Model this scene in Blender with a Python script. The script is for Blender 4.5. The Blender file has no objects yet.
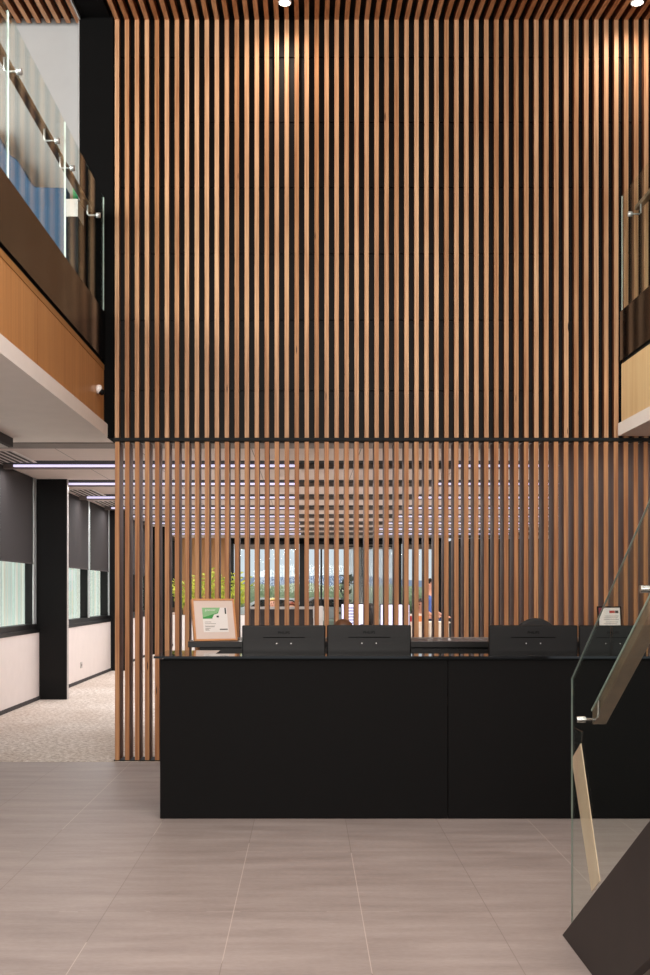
import bpy, bmesh, math, random
from mathutils import Vector, Matrix
random.seed(7)
SC = bpy.context.scene
COL = SC.collection
F = 1100.0; VX = 306.0; VY = 592.0; EYE = 1.5
def PX(x, d): return (x - VX) * d / F            # photo column -> X at depth d
def PZ(y, d): return EYE + (VY - y) * d / F      # photo row -> Z at depth d

# ------------------------------------------------------------------ colours and materials
def S(h, a=1.0):
    h = h.lstrip('#'); v = [int(h[i:i+2], 16) / 255 for i in (0, 2, 4)]
    return tuple((c / 12.92 if c <= .04045 else ((c + .055) / 1.055) ** 2.4) for c in v) + (a,)
MATS = {}
class NT:
    def __init__(s, name):
        s.m = bpy.data.materials.new(name); s.m.use_nodes = True
        s.t = s.m.node_tree; s.t.nodes.clear()
        s.out = s.n('ShaderNodeOutputMaterial'); MATS[name] = s.m
    def n(s, typ, ins=None, **kw):
        nd = s.t.nodes.new(typ)
        for k, v in kw.items(): setattr(nd, k, v)
        for k, v in (ins or {}).items(): s.put(nd.inputs[k], v)
        return nd
    def put(s, sock, v):
        if hasattr(v, 'is_linked') or isinstance(v, bpy.types.NodeSocket): s.t.links.new(v, sock)
        else: sock.default_value = v
    def math(s, op, a, b=None, c=None):
        nd = s.n('ShaderNodeMath', operation=op)
        for i, v in enumerate((a, b, c)):
            if v is not None: s.put(nd.inputs[i], v)
        return nd.outputs[0]
    def ramp(s, fac, stops):
        nd = s.n('ShaderNodeValToRGB'); cr = nd.color_ramp
        while len(cr.elements) < len(stops): cr.elements.new(.5)
        for e, (p, c) in zip(cr.elements, stops): e.position = p; e.color = c
        s.put(nd.inputs[0], fac); return nd.outputs[0]
    def mix(s, fac, a, b, mode='MIX'):
        nd = s.n('ShaderNodeMix', data_type='RGBA', blend_type=mode)
        s.put(nd.inputs[0], fac); s.put(nd.inputs[6], a); s.put(nd.inputs[7], b); return nd.outputs[2]
    def coords(s, scale=(1, 1, 1), loc=(0, 0, 0)):
        tc = s.n('ShaderNodeTexCoord'); mp = s.n('ShaderNodeMapping')
        s.t.links.new(tc.outputs['Object'], mp.inputs[0])
        mp.inputs['Scale'].default_value = scale; mp.inputs['Location'].default_value = loc
        return mp.outputs[0]
    def noise(s, vec, scale=1, detail=4, rough=.55):
        nd = s.n('ShaderNodeTexNoise'); s.put(nd.inputs['Vector'], vec)
        nd.inputs['Scale'].default_value = scale; nd.inputs['Detail'].default_value = detail
        nd.inputs['Roughness'].default_value = rough; return nd.outputs[0]
    def bump(s, h, strength=.2, dist=.01):
        nd = s.n('ShaderNodeBump'); s.put(nd.inputs['Height'], h)
        nd.inputs['Strength'].default_value = strength; nd.inputs['Distance'].default_value = dist
        return nd.outputs[0]
    def pbr(s, col, rough=.5, metal=0, normal=None, spec=.5, emit=None, es=0):
        p = s.n('ShaderNodeBsdfPrincipled')
        s.put(p.inputs['Base Color'], col); s.put(p.inputs['Roughness'], rough)
        s.put(p.inputs['Metallic'], metal); p.inputs['Specular IOR Level'].default_value = spec
        if normal is not None: s.put(p.inputs['Normal'], normal)
        if emit is not None:
            s.put(p.inputs['Emission Color'], emit); p.inputs['Emission Strength'].default_value = es
        s.t.links.new(p.outputs[0], s.out.inputs[0]); return s.m

def plain(name, hexcol, rough=.5, metal=0, spec=.5, var=.08, scale=6):
    if name in MATS: return MATS[name]
    t = NT(name); c = S(hexcol)
    nz = t.noise(t.coords(), scale, 3)
    d = tuple(x * (1 - var) for x in c[:3]) + (1,); l = tuple(min(1, x * (1 + var)) for x in c[:3]) + (1,)
    return t.pbr(t.ramp(nz, [(.3, d), (.7, l)]), rough, metal, spec=spec)
def emissive(name, hexcol, strength):
    if name in MATS: return MATS[name]
    t = NT(name); nz = t.noise(t.coords(), 3, 1)
    c = S(hexcol)
    return t.pbr(t.ramp(nz, [(0, c), (1, tuple(x*.95 for x in c[:3])+(1,))]), .5, emit=c, es=strength)

PITCH = .08813; SX0 = -1.668
def slat_wood(name, tones, along='Z', rough=.5):
    t = NT(name)
    tc = t.n('ShaderNodeTexCoord'); sep = t.n('ShaderNodeSeparateXYZ'); t.t.links.new(tc.outputs['Object'], sep.inputs[0])
    idx = t.math('ROUND', t.math('DIVIDE', t.math('SUBTRACT', sep.outputs[0], SX0), PITCH))
    wn = t.n('ShaderNodeTexWhiteNoise', noise_dimensions='1D'); t.put(wn.inputs['W'], idx)
    base = t.ramp(wn.outputs[0], [(0, S(tones[0])), (.35, S(tones[1])), (.7, S(tones[2])), (1, S(tones[3]))])
    sc = {'Z': (55, 55, 1.6), 'Y': (55, 1.6, 55)}[along]
    off = t.n('ShaderNodeCombineXYZ'); t.put(off.inputs[2 if along == 'Z' else 1], t.math('MULTIPLY', wn.outputs[0], 37.0))
    vm = t.n('ShaderNodeVectorMath', operation='MULTIPLY'); t.t.links.new(tc.outputs['Object'], vm.inputs[0]); vm.inputs[1].default_value = sc
    va = t.n('ShaderNodeVectorMath', operation='ADD'); t.t.links.new(vm.outputs[0], va.inputs[0]); t.t.links.new(off.outputs[0], va.inputs[1])
    g = t.noise(va.outputs[0], 1, 5, .6)
    col = t.mix(t.ramp(g, [(.35, (0, 0, 0, 1)), (.7, (.75, .75, .75, 1))]), base, t.mix(1, base, S('b08a70'), 'MULTIPLY'))
    # scattered dark knots
    vo = t.n('ShaderNodeTexVoronoi'); t.put(vo.inputs['Vector'], t.coords((9, 2, 1.1) if along == 'Z' else (9, 1.1, 2))); vo.inputs['Scale'].default_value = 1
    kn = t.ramp(vo.outputs['Distance'], [(.03, (1, 1, 1, 1)), (.055, (0, 0, 0, 1))])
    col = t.mix(kn, col, S('3a2214'))
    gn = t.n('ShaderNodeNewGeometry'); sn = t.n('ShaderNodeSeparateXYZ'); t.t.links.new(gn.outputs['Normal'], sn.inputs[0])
    side = t.math('GREATER_THAN', t.math('ABSOLUTE', sn.outputs[0]), .8)     # shade between the slats put into the colour of their flanks
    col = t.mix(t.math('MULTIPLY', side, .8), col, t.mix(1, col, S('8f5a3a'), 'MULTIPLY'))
    return t.pbr(col, rough, normal=t.bump(g, .15, .002), spec=.25)
def board_wood(name, c1, c2, along='Z', rough=.35, width=.18):
    t = NT(name)
    sc = {'Z': (26, 26, .9), 'Y': (26, .9, 26), 'X': (.9, 26, 26)}[along]
    g = t.noise(t.coords(sc), 1, 6, .6); b = t.noise(t.coords(tuple(x * .25 for x in sc)), 1, 2)
    f = t.math('ADD', t.math('MULTIPLY', g, .6), t.math('MULTIPLY', b, .4))
    return t.pbr(t.ramp(f, [(.35, S(c1)), (.65, S(c2))]), rough, normal=t.bump(g, .08, .002))
def glass_mat(name, tint, refl=1.0, rough=.0):
    t = NT(name)
    fr = t.n('ShaderNodeFresnel'); ge = t.n('ShaderNodeNewGeometry'); t.put(fr.inputs[0], t.math('ADD', 1.5, t.math('MULTIPLY', ge.outputs['Backfacing'], 1 / 1.5 - 1.5)))
    tr = t.n('ShaderNodeBsdfTransparent'); t.put(tr.inputs[0], S(tint))
    gl = t.n('ShaderNodeBsdfGlossy'); gl.inputs['Roughness'].default_value = rough; gl.inputs[0].default_value = (.95, 1, .98, 1)
    mx = t.n('ShaderNodeMixShader'); t.put(mx.inputs[0], t.math('MULTIPLY', fr.outputs[0], refl))
    t.t.links.new(tr.outputs[0], mx.inputs[1]); t.t.links.new(gl.outputs[0], mx.inputs[2])
    t.t.links.new(mx.outputs[0], t.out.inputs[0]); return t.m

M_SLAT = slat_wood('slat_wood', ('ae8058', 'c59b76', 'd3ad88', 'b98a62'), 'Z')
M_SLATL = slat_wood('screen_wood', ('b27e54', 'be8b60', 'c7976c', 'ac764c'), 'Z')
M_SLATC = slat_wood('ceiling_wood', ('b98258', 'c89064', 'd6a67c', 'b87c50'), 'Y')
M_CLAD = board_wood('cladding_wood', 'b37a48', 'c78e58')
M_CLADR = board_wood('cladding_pale_wood', 'd8b382', 'e5c798')
M_CLADSH = board_wood('cladding_shadow_wood', '9a6a38', 'a97642')
M_FARWOOD = board_wood('far_timber', 'a97748', 'c08a56', rough=.5)
M_FRAMEW = board_wood('frame_wood', 'c98a58', 'dd9f6c', along='X')
M_RAILW = board_wood('rail_wood', '6e5c4c', '826c58', along='Y')
M_STRIPT = board_wood('strip_tan', 'e6c2a6', 'efd0b4')
M_BLACK = plain('black_board', '0f0b09', .6, spec=.2)
M_COLUMN = plain('column_black', '070707', .85, spec=.1)
M_DESK = plain('desk_black', '0a0909', .7, spec=.12, var=.05)
M_COUNTER = plain('counter_gloss', '0c0b0b', .06, spec=.5)
M_CRED = plain('credenza_black', '090808', .35, spec=.3)
M_UPST = plain('upstand_bronze', '0a0706', .13, spec=.35)
M_GAP = plain('shadow_gap', '0c0b0a', .8)
M_WHITE = plain('white_paint', '9d9e9e', .6, var=.02)
M_SPAN = plain('spandrel_white', 'e4d9d4', .5, var=.02)
M_SOFF = plain('soffit_white', 'eee3dc', .7, var=.02)
M_OCEIL = plain('office_ceiling', 'ddcfc8', .8, var=.02)
M_GREYB = plain('grey_band', '8c837e', .7)
M_SLOTF = plain('slot_face', '7b716b', .7)
M_PILL = plain('pillar_black', '080707', .55, spec=.2)
M_BLFR = plain('window_frame_black', '121111', .4, spec=.3)
M_BLIND = plain('blind_fabric', '251f1f', .9, var=.05, scale=60)
M_STEEL = plain('stainless', 'c9c6c2', .22, 1)
M_ALU = plain('aluminium', 'cfd2d2', .35, .6)
M_EDGE = plain('glass_edge', 'e2efe9', .2, spec=.8)
M_GLASS = glass_mat('balustrade_glass', 'fbfffd', .42)
M_WGLASS = glass_mat('window_glass', 'fcfdfc', .4)
M_EDGES = plain('stair_glass_edge', 'b3c2ba', .3)
M_STR = plain('stringer_steel', '2d2624', .55, spec=.3)
M_MON = plain('monitor_plastic', '080707', .42, spec=.22)
M_MONB = plain('monitor_trim', '060606', .6, spec=.15)
M_LOGO = plain('monitor_logo', '020202', .9, spec=0)
M_SCREW = plain('monitor_screw', 'b0aca8', .3, .8)
M_SCR = emissive('screen_lit', 'd8d4ee', 1.1)
M_SCRD = plain('screen_dark', '0b0c0e', .15)
M_LED = emissive('led_diffuser', 'e6deff', 1.1)
M_DOWN = emissive('downlight_lens', 'fff4e6', 14)
M_NAVY = plain('navy_fabric', '3d5a78', .9)
M_GREEN = emissive('sign_green', '1f9a62', .25)
M_PAPER = plain('paper', 'efe9e4', .7, var=.02)
M_MAT = plain('mat_board', 'e2cfc4', .6, var=.02)
M_CGREEN = plain('print_green', '3f9c4a', .6)
M_CGREEN2 = plain('print_pale_green', '8fc08a', .6)
M_INK = plain('print_grey', '8d8781', .7)
M_INKD = plain('print_dark', '3b3936', .7)
M_RED = plain('print_red', 'b03030', .6)
M_BURG = plain('print_burgundy', '7d3a40', .6)
M_CREAM = plain('cream_laminate', 'eadccb', .5)
M_ORANGE = plain('orange_card', 'd9824a', .7)
M_DGREY = plain('dark_fabric', '3a3433', .9)
M_LGREY = plain('light_rail', 'b9b2ae', .5)
M_OWHITE = plain('office_white', 'ece7e4', .5)
M_PLASTIC = plain('white_plastic', 'e8e4e0', .35)
M_CHAIR = plain('chair_black', '151414', .7)
M_BARK = plain('bark', '5b4a3a', .9)
M_RUBBER = plain('rubber', '141414', .7)
M_VENT = plain('vent_dark', '37332f', .6)

def leaf_mat(name, c1, c2):
    t = NT(name); nz = t.noise(t.coords(), 7, 3)
    return t.pbr(t.ramp(nz, [(.35, S(c1)), (.65, S(c2))]), .5)
M_LEAF = leaf_mat('palm_leaf', '7f9428', 'd6da58')
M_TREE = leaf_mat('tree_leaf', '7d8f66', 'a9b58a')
M_SILH = leaf_mat('dark_leaf', '39433a', '5f6b5c')

def floor_mat():
    t = NT('floor_tile')
    tc = t.n('ShaderNodeTexCoord'); mp = t.n('ShaderNodeMapping'); t.t.links.new(tc.outputs['Object'], mp.inputs[0])
    mp.inputs['Location'].default_value = (.34 + 6, -5.16 + 11.9, 0)
    br = t.n('ShaderNodeTexBrick', offset=0.0, squash=1.0)
    t.t.links.new(mp.outputs[0], br.inputs['Vector'])
    for k, v in (('Scale', 1), ('Mortar Size', .0022), ('Mortar Smooth', .1), ('Brick Width', .6), ('Row Height', 1.19)): br.inputs[k].default_value = v
    br.inputs['Color1'].default_value = (.0, .0, .0, 1); br.inputs['Color2'].default_value = (1, 1, 1, 1); br.inputs['Mortar'].default_value = (.5, .5, .5, 1)
    streak = t.noise(t.coords((1.3, 7, 1)), 1, 6, .62); fine = t.noise(t.coords((30, 60, 1)), 1, 3)
    f = t.math('ADD', t.math('MULTIPLY', streak, .75), t.math('MULTIPLY', fine, .25))
    f = t.math('ADD', f, t.math('MULTIPLY', t.math('SUBTRACT', br.outputs[0], .5), .05))
    col = t.ramp(f, [(.32, S('8a7d77')), (.5, S('9a8d87')), (.68, S('a89b95'))])
    joint = t.mix(t.math('GREATER_THAN', t.noise(t.coords((1.7, .2, 1)), 1, 1), .52), S('776961'), S('c9b8ae'))
    col = t.mix(t.math('MULTIPLY', br.outputs['Fac'], .6), col, joint)
    return t.pbr(col, t.math('ADD', .42, t.math('MULTIPLY', f, .16)), normal=t.bump(f, .05, .003), spec=.35)
M_FLOOR = floor_mat()
def carpet_mat():
    t = NT('carpet')
    a = t.noise(t.coords((22, 22, 22)), 1, 5, .75); b = t.noise(t.coords((.7, .5, 1)), 1, 3)
    c = t.ramp(a, [(.34, S('9c8f85')), (.48, S('c8bcb1')), (.64, S('eee7e0'))])
    c = t.mix(t.ramp(b, [(.4, (0, 0, 0, 1)), (.7, (.5, .5, .5, 1))]), c, S('a8907e'))
    return t.pbr(c, .95, normal=t.bump(a, .6, .02), spec=.1)
M_CARPET = carpet_mat()
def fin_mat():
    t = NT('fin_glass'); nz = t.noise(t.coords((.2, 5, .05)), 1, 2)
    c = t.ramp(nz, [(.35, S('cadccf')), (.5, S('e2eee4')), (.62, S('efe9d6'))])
    return t.pbr(c, .4, emit=c, es=.5)  # fins given a glow that imitates daylight through the glass
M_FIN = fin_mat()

# ------------------------------------------------------------------ mesh helpers
class MB:
    def __init__(s): s.v = []; s.f = []; s.mi = []; s.mats = []
    def _m(s, m):
        if m not in s.mats: s.mats.append(m)
        return s.mats.index(m)
    def add(s, vs, fs, m=None):
        o = len(s.v); s.v += [tuple(v) for v in vs]; s.f += [tuple(i + o for i in f) for f in fs]
        k = s._m(m) if m is not None else 0
        s.mi += [k] * len(fs); return s
    def box(s, x0, x1, y0, y1, z0, z1, m=None, tf=None):
        vs = [(x, y, z) for z in (z0, z1) for y in (y0, y1) for x in (x0, x1)]
        if tf: vs = [tf(Vector(v)) for v in vs]
        return s.add(vs, [(0, 2, 3, 1), (4, 5, 7, 6), (0, 1, 5, 4), (2, 6, 7, 3), (0, 4, 6, 2), (1, 3, 7, 5)], m)
    def prism(s, poly, axis, a, b, m=None):
        n = len(poly)
        def P(p, t):
            return {'X': (t, p[0], p[1]), 'Y': (p[0], t, p[1]), 'Z': (p[0], p[1], t)}[axis]
        vs = [P(p, a) for p in poly] + [P(p, b) for p in poly]
        fs = [tuple(range(n))[::-1], tuple(range(n, 2 * n))] + [(i, (i + 1) % n, n + (i + 1) % n, n + i) for i in range(n)]
        return s.add(vs, fs, m)
    def tube(s, pts, r, n=10, m=None):
        pts = [Vector(p) for p in pts]; rings = []
        rr = r if isinstance(r, (list, tuple)) else [r] * len(pts)
        for i, p in enumerate(pts):
            d = (pts[min(i + 1, len(pts) - 1)] - pts[max(i - 1, 0)]).normalized()
            u = d.cross(Vector((0, 0, 1)) if abs(d.z) < .9 else Vector((1, 0, 0))).normalized(); w = d.cross(u)
            rings.append([p + (u * math.cos(2 * math.pi * k / n) + w * math.sin(2 * math.pi * k / n)) * rr[i] for k in range(n)])
        vs = [v for R in rings for v in R]; fs = []
        for i in range(len(pts) - 1):
            for k in range(n):
                a = i * n + k; b = i * n + (k + 1) % n; fs.append((a, b, b + n, a + n))
        fs += [tuple(range(n))[::-1], tuple(range((len(pts) - 1) * n, len(pts) * n))]
        return s.add(vs, fs, m)
    def lathe(s, prof, c=(0, 0, 0), n=24, m=None, axis='Z'):
        vs = []; fs = []
        for r, h in prof:
            for k in range(n):
                a = 2 * math.pi * k / n
                p = (r * math.cos(a), r * math.sin(a), h)
                if axis == 'X': p = (h, p[0], p[1])
                if axis == 'Y': p = (p[0], h, p[1])
                vs.append((c[0] + p[0], c[1] + p[1], c[2] + p[2]))
        for i in range(len(prof) - 1):
            for k in range(n):
                a = i * n + k; b = i * n + (k + 1) % n; fs.append((a, b, b + n, a + n))
        fs += [tuple(range(n))[::-1], tuple(range((len(prof) - 1) * n, len(prof) * n))]
        return s.add(vs, fs, m)
    def ball(s, c, r, m=None, n=14, nz=8, fn=None):
        rx, ry, rz = r if isinstance(r, tuple) else (r, r, r)
        vs = []; fs = []
        for i in range(nz + 1):
            th = math.pi * (i + .001) / (nz + .002)
            for k in range(n):
                a = 2 * math.pi * k / n
                p = Vector((rx * math.sin(th) * math.cos(a), ry * math.sin(th) * math.sin(a), rz * math.cos(th)))
                if fn: p = fn(p)
                vs.append((c[0] + p.x, c[1] + p.y, c[2] + p.z))
        for i in range(nz):
            for k in range(n):
                a = i * n + k; b = i * n + (k + 1) % n; fs.append((a, a + n, b + n, b))
        return s.add(vs, fs, m)
    def build(s, name, mat=None, parent=None, bevel=0, smooth=False, world=True):
        me = bpy.data.meshes.new(name)
        off = Vector((0, 0, 0))
        if parent is not None and world:
            p = parent
            while p is not None: off += p.location; p = p.parent
        me.from_pydata([tuple(Vector(v) - off) for v in s.v], [], s.f)
        if mat is not None: me.materials.append(mat)
        else:
            for m in s.mats: me.materials.append(m)
            me.polygons.foreach_set('material_index', s.mi)
        bm = bmesh.new(); bm.from_mesh(me); bmesh.ops.recalc_face_normals(bm, faces=bm.faces); bm.to_mesh(me); bm.free()
        if smooth: me.polygons.foreach_set('use_smooth', [True] * len(me.polygons))
        me.update()
        o = bpy.data.objects.new(name, me); COL.objects.link(o)
        if parent is not None: o.parent = parent
        if bevel:
            b = o.modifiers.new('Bevel', 'BEVEL'); b.width = bevel; b.segments = 2; b.limit_method = 'ANGLE'
        return o
def tag(o, label=None, cat=None, group=None, kind=None):
    if label: o['label'] = label
    if cat: o['category'] = cat
    if group: o['group'] = group
    if kind: o['kind'] = kind
    return o
def thing(name, label, cat, loc=(0, 0, 0), rz=0, group=None):
    o = bpy.data.objects.new(name, None); COL.objects.link(o); o.location = loc; o.rotation_euler = (0, 0, rz)
    o.empty_display_size = .1
    return tag(o, label, cat, group)
def struct(name, mb, mat, parent=None, label=None, **k):
    o = mb.build(name, mat, parent, **k)
    if parent is None: tag(o, label, None, None, 'structure')
    return o
def copy_tree(o, parent=None):
    c = o.copy(); COL.objects.link(c)
    if parent is not None: c.parent = parent
    for ch in list(o.children): copy_tree(ch, c)
    return c
def text(name, body, size, mat, parent, loc, rot, extrude=.0005, align='CENTER'):
    cu = bpy.data.curves.new(name, 'FONT'); cu.body = body; cu.size = size; cu.extrude = extrude
    cu.align_x = align; cu.align_y = 'CENTER'; cu.materials.append(mat)
    tmp = bpy.data.objects.new(name, cu); COL.objects.link(tmp)
    bpy.context.view_layer.update()
    me = bpy.data.meshes.new_from_object(tmp.evaluated_get(bpy.context.evaluated_depsgraph_get())); bpy.data.objects.remove(tmp)
    o = bpy.data.objects.new(name, me); COL.objects.link(o); o.parent = parent; o.location = loc; o.rotation_euler = rot
    return o

DS = 9.706          # slat plane
DB = 9.80           # black backing
XL = -1.78; XR = 2.77   # gallery edges
XW = -3.71          # ground floor window wall
HO = 3.07           # office ceiling
SL = .084           # slope of hall ceiling
def HC(d): return 6.55 + SL * (d - DS)
D0 = -4.0; DF = 32.0

# ------------------------------------------------------------------ setting: floors
struct('floor', MB().box(XW - .3, 6.0, D0, 9.72, -.1, 0), M_FLOOR, label='grey-pink large format stone tile floor of the lobby')
struct('floor_office', MB().box(XW - .3, 14, 9.72, DF + .1, -.1, .004), M_CARPET, label='beige looped carpet of the office beyond the slat screen')

# back wall of the hall with slats
b = MB()
zs = [2.845, 3.29, 3.92, 4.51, 5.10, 5.68, 6.26, 7.0]
for z0, z1 in zip(zs[:-1], zs[1:]):
    for x0, x1 in ((-1.72, .28), (.288, 2.28), (2.288, 5.2)):
        b.box(x0, x1, DB, DB + .02, z0 + .006, z1 - .006, M_BLACK)
b.box(-1.72, 5.2, DB + .02, DB + .14, 2.845, 7.0, M_GAP)
wall_back = struct('wall_back', b, None, label='black panelled upper wall behind the timber slats')
NS = 66
b = MB()
for i in range(NS):
    x = SX0 + i * PITCH
    b.box(x - .0193, x + .0193, DS, DS + .07, 2.862, HC(DS + .03))
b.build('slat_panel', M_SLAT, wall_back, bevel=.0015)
b = MB().box(-1.70, 4.2, DS - .002, DB, 2.836, 2.860)
b.build('bottom_rail', M_GAP, wall_back)
struct('wall_return', MB().box(-2.0, -1.752, DS + .0, DB + .24, 2.91, 7.1).box(-1.752, -1.70, DS, DB + .24, 2.86, 7.1), M_COLUMN, label='black upright panel between the slat wall and the upper gallery')
struct('wall_gallery_end', MB().box(-7.0, -2.0, DB + .05, DB + .2, 3.0, 7.0), M_WHITE, label='white end wall of the upper gallery behind glass')
struct('trim_1', MB().box(-2.012, -1.998, DS + .02, DB + .06, 3.9, 7.0), M_ALU, label='pale metal corner bead on the black upright panel')
b = MB()
# hall ceiling : sloped black deck
def sh(v): return (v.x, v.y, v.z + SL * (v.y - DS))
b.box(-7, 6.0, D0, DB + .2, 6.625, 6.72, None, sh)
ceil = struct('ceiling', b, M_GAP, label='black sloping ceiling of the lobby behind timber battens')
b = MB()
for i in range(-45, NS):
    x = SX0 + i * PITCH
    if -2.0 < x < -1.71: continue
    b.box(x - .0193, x + .0193, D0, DS + .07, 6.55, 6.62, None, sh)
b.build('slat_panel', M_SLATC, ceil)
b = MB().box(-1.985, -1.73, D0, DB, 6.57, 6.622, None, sh); b.build('black_channel', M_COLUMN, ceil)
b = MB().box(-2.012, -1.99, D0, DB, 6.55, 6.62, None, sh); b.build('metal_trim', M_ALU, ceil)

# downlights
for k, (x, lab) in enumerate(((-.18, 'round recessed ceiling downlight above the middle of the slat wall'), (2.82, 'round recessed ceiling downlight above the glazed corner gallery'))):
    d = 9.36; z = HC(d)
    t = thing('downlight', lab, 'light', (x, d, z), 0, 'ceiling downlights')
    MB().lathe([(.055, .06), (.055, -.012), (.047, -.012), (.047, .06)], n=24).build('trim_ring', M_OWHITE, t, world=False, smooth=True)
    MB().lathe([(.046, .0), (.046, -.008), (.03, -.011)], n=20).build('lens', M_DOWN, t, world=False)
    L = bpy.data.lights.new('downlight_lamp', 'SPOT'); L.energy = 40; L.spot_size = math.radians(150); L.spot_blend = 1; L.color = (1, .84, .7); L.shadow_soft_size = .04
    lo = bpy.data.objects.new('downlight_lamp', L); COL.objects.link(lo); lo.parent = t; lo.location = (0, 0, -.03); lo.rotation_euler = (math.radians(14), 0, 0)

# ------------------------------------------------------------------ galleries
def gallery(sgn, XE, tagname, clad, end, xout):
    s = sgn                              # -1: left gallery, +1: right gallery
    def bx(mb, x0, x1, y0, y1, z0, z1, m=None):
        return mb.box(min(x0, x1), max(x0, x1), y0, y1, z0, z1, m)
    # slab, soffit
    sb = bx(MB(), XE - s * .03, xout, D0, end + (.345 if s < 0 else .0), 2.87, 2.98)
    struct('ceiling_' + tagname, sb, M_SOFF, label='pale soffit under the ' + ('glazed gallery beside the window wall' if s < 0 else 'glazed gallery above the staircase'))
    w = MB()
    y = end
    while y > D0:
        y0 = max(D0, y - 2.4); bx(w, XE, XE + s * .06, y0 + .003, y, 2.98, 3.50); y = y0
    cl = struct('wall_' + tagname, w, clad, label='timber clad gallery edge')
    if s < 0: bx(MB(), XE - s * .004, XE + s * .05, D0, end, 3.455, 3.50).build('shadow_strip', M_CLADSH, cl)  # upstand's shadow painted as a darker strip along the cladding top
    bx(MB(), XE + s * .015, XE + s * .06, D0, end, 3.50, 3.53).build('shadow_gap', M_GAP, cl)
    u = MB(); y = end
    while y > D0:
        y0 = max(D0, y - 1.56); bx(u, XE - s * .012, XE + s * .05, y0 + .003, y, 3.53, 3.96); y = y0
    struct('trim_' + ('2' if s < 0 else '3'), u, M_UPST, label='dark bronze upstand at the gallery edge')
    struct('floor_' + tagname, bx(MB(), XE + s * .06, xout, D0, DB + (.05 if s < 0 else 0), 3.75, 3.85), M_DGREY, label='upper gallery floor')
    # balustrade
    t = thing('glass_balustrade', ('clear glass balustrade with steel brackets on the gallery beside the white wall' if s < 0 else 'clear glass balustrade on the gallery above the staircase, slats behind it'), 'balustrade', (XE, end, 3.96))
    P = 1.555; js = [end - .012 - P * k for k in range(0, 8)]
    for k in range(7):
        a, c = js[k + 1] + .008, js[k] - .008
        if c < D0: break
        g = bx(MB(), XE - .004, XE + .004, a, c, 3.80, 4.97)
        o = g.build('glass_panel', M_GLASS, t)
        for ea in (a - .0015, c):
            bx(MB(), XE - .0045, XE + .0045, ea, ea + .0015, 3.96, 4.97).build('polished_edge', M_EDGE, o)
        for yy in (c - .24, a + .25):
            q = MB(); q.lathe([(.022, -.016), (.022, .016)], (XE, yy, 4.73), 18, axis='X')
            q.tube([(XE, yy, 4.73), (XE + s * .08, yy, 4.73), (XE + s * .092, yy, 4.742), (XE + s * .092, yy, 4.82)], .0075, 8)
            q.build('bracket', M_ALU, t, smooth=True)
    bx(MB(), XE + s * .085, XE + s * .135, D0, end - .1, 4.815, 4.855).build('handrail', M_RAILW, t, bevel=.006)
gallery(-1, XL, 'gallery_left', M_CLAD, 9.69, -7.0)
gallery(+1, XR, 'gallery_right', M_CLADR, 9.66, 6.0)
struct('wall_gallery_right', MB().box(5.9, 6.0, D0, DB, 0, 7), M_WHITE, label='side wall')
# booth seat and small things on the upper floor behind the glass
t = thing('booth_seat', 'navy high-backed upholstered seat seen through the gallery glass by the white wall', 'seat', (-3.0, 9.2, 3.85))
prof = [(-4.6, 3.85), (-2.10, 3.85), (-2.10, 5.055), (-2.38, 5.06), (-2.43, 5.12), (-2.50, 5.25), (-2.55, 5.31), (-2.62, 5.36), (-2.68, 5.48), (-2.76, 5.58), (-2.9, 5.63), (-4.6, 5.65)]
MB().prism(prof, 'Y', 9.66, 9.80).build('backrest', M_NAVY, t, bevel=.015)
MB().box(-4.6, -2.16, 9.1, 9.65, 4.05, 4.3).build('seat', M_NAVY, t, bevel=.03)
MB().box(-4.55, -2.25, 9.15, 9.6, 3.85, 4.05).build('plinth', M_GAP, t)
t = thing('exit_sign', 'small green sign on the white wall behind the gallery glass', 'sign', (-2.07, 9.6, 4.98))
MB().box(-2.085, -2.025, 9.835, 9.85, 5.01, 5.14).build('face', M_GREEN, t)
MB().box(-2.09, -2.02, 9.83, 9.845, 5.14, 5.15).build('bracket', M_STEEL, t)
t = thing('storage_cabinet', 'white cabinet with dark base below the green sign upstairs', 'cabinet', (-2.05, 9.6, 3.85))
MB().box(-2.05, -1.95, 9.4, 9.65, 4.71, 4.86).build('body', M_PLASTIC, t)
MB().box(-2.05, -1.95, 9.41, 9.65, 3.85, 4.71).build('base', M_GAP, t)
# security camera on left cladding
cd = F * 1.76 / (VX - 99.0); cz = PZ(391, cd)
t = thing('security_camera', 'small white dome security camera on the orange timber gallery edge', 'camera', (XL, cd, cz))
MB().lathe([(.036, 0), (.04, .015), (.037, .035), (.024, .045)], (XL, cd, cz + .015), 20, axis='X').build('housing', M_PLASTIC, t, smooth=True)
MB().ball((XL + .045, cd - .008, cz - .012), .026).build('lens_dome', M_MONB, t, smooth=True)

# ------------------------------------------------------------------ ground floor slat screen
t = thing('slat_screen', 'full height open screen of vertical timber slats behind the reception desk', 'screen', (0, DS, 0))
b = MB()
for i in range(NS):
    x = SX0 + i * PITCH
    b.box(x - .0198, x + .0198, DS + .012, DS + .225, .014, 2.828)
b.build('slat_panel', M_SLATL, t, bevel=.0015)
MB().box(-1.70, 4.18, DS + .02, DS + .225, .001, .014).build('base_channel', M_GAP, t)

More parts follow.
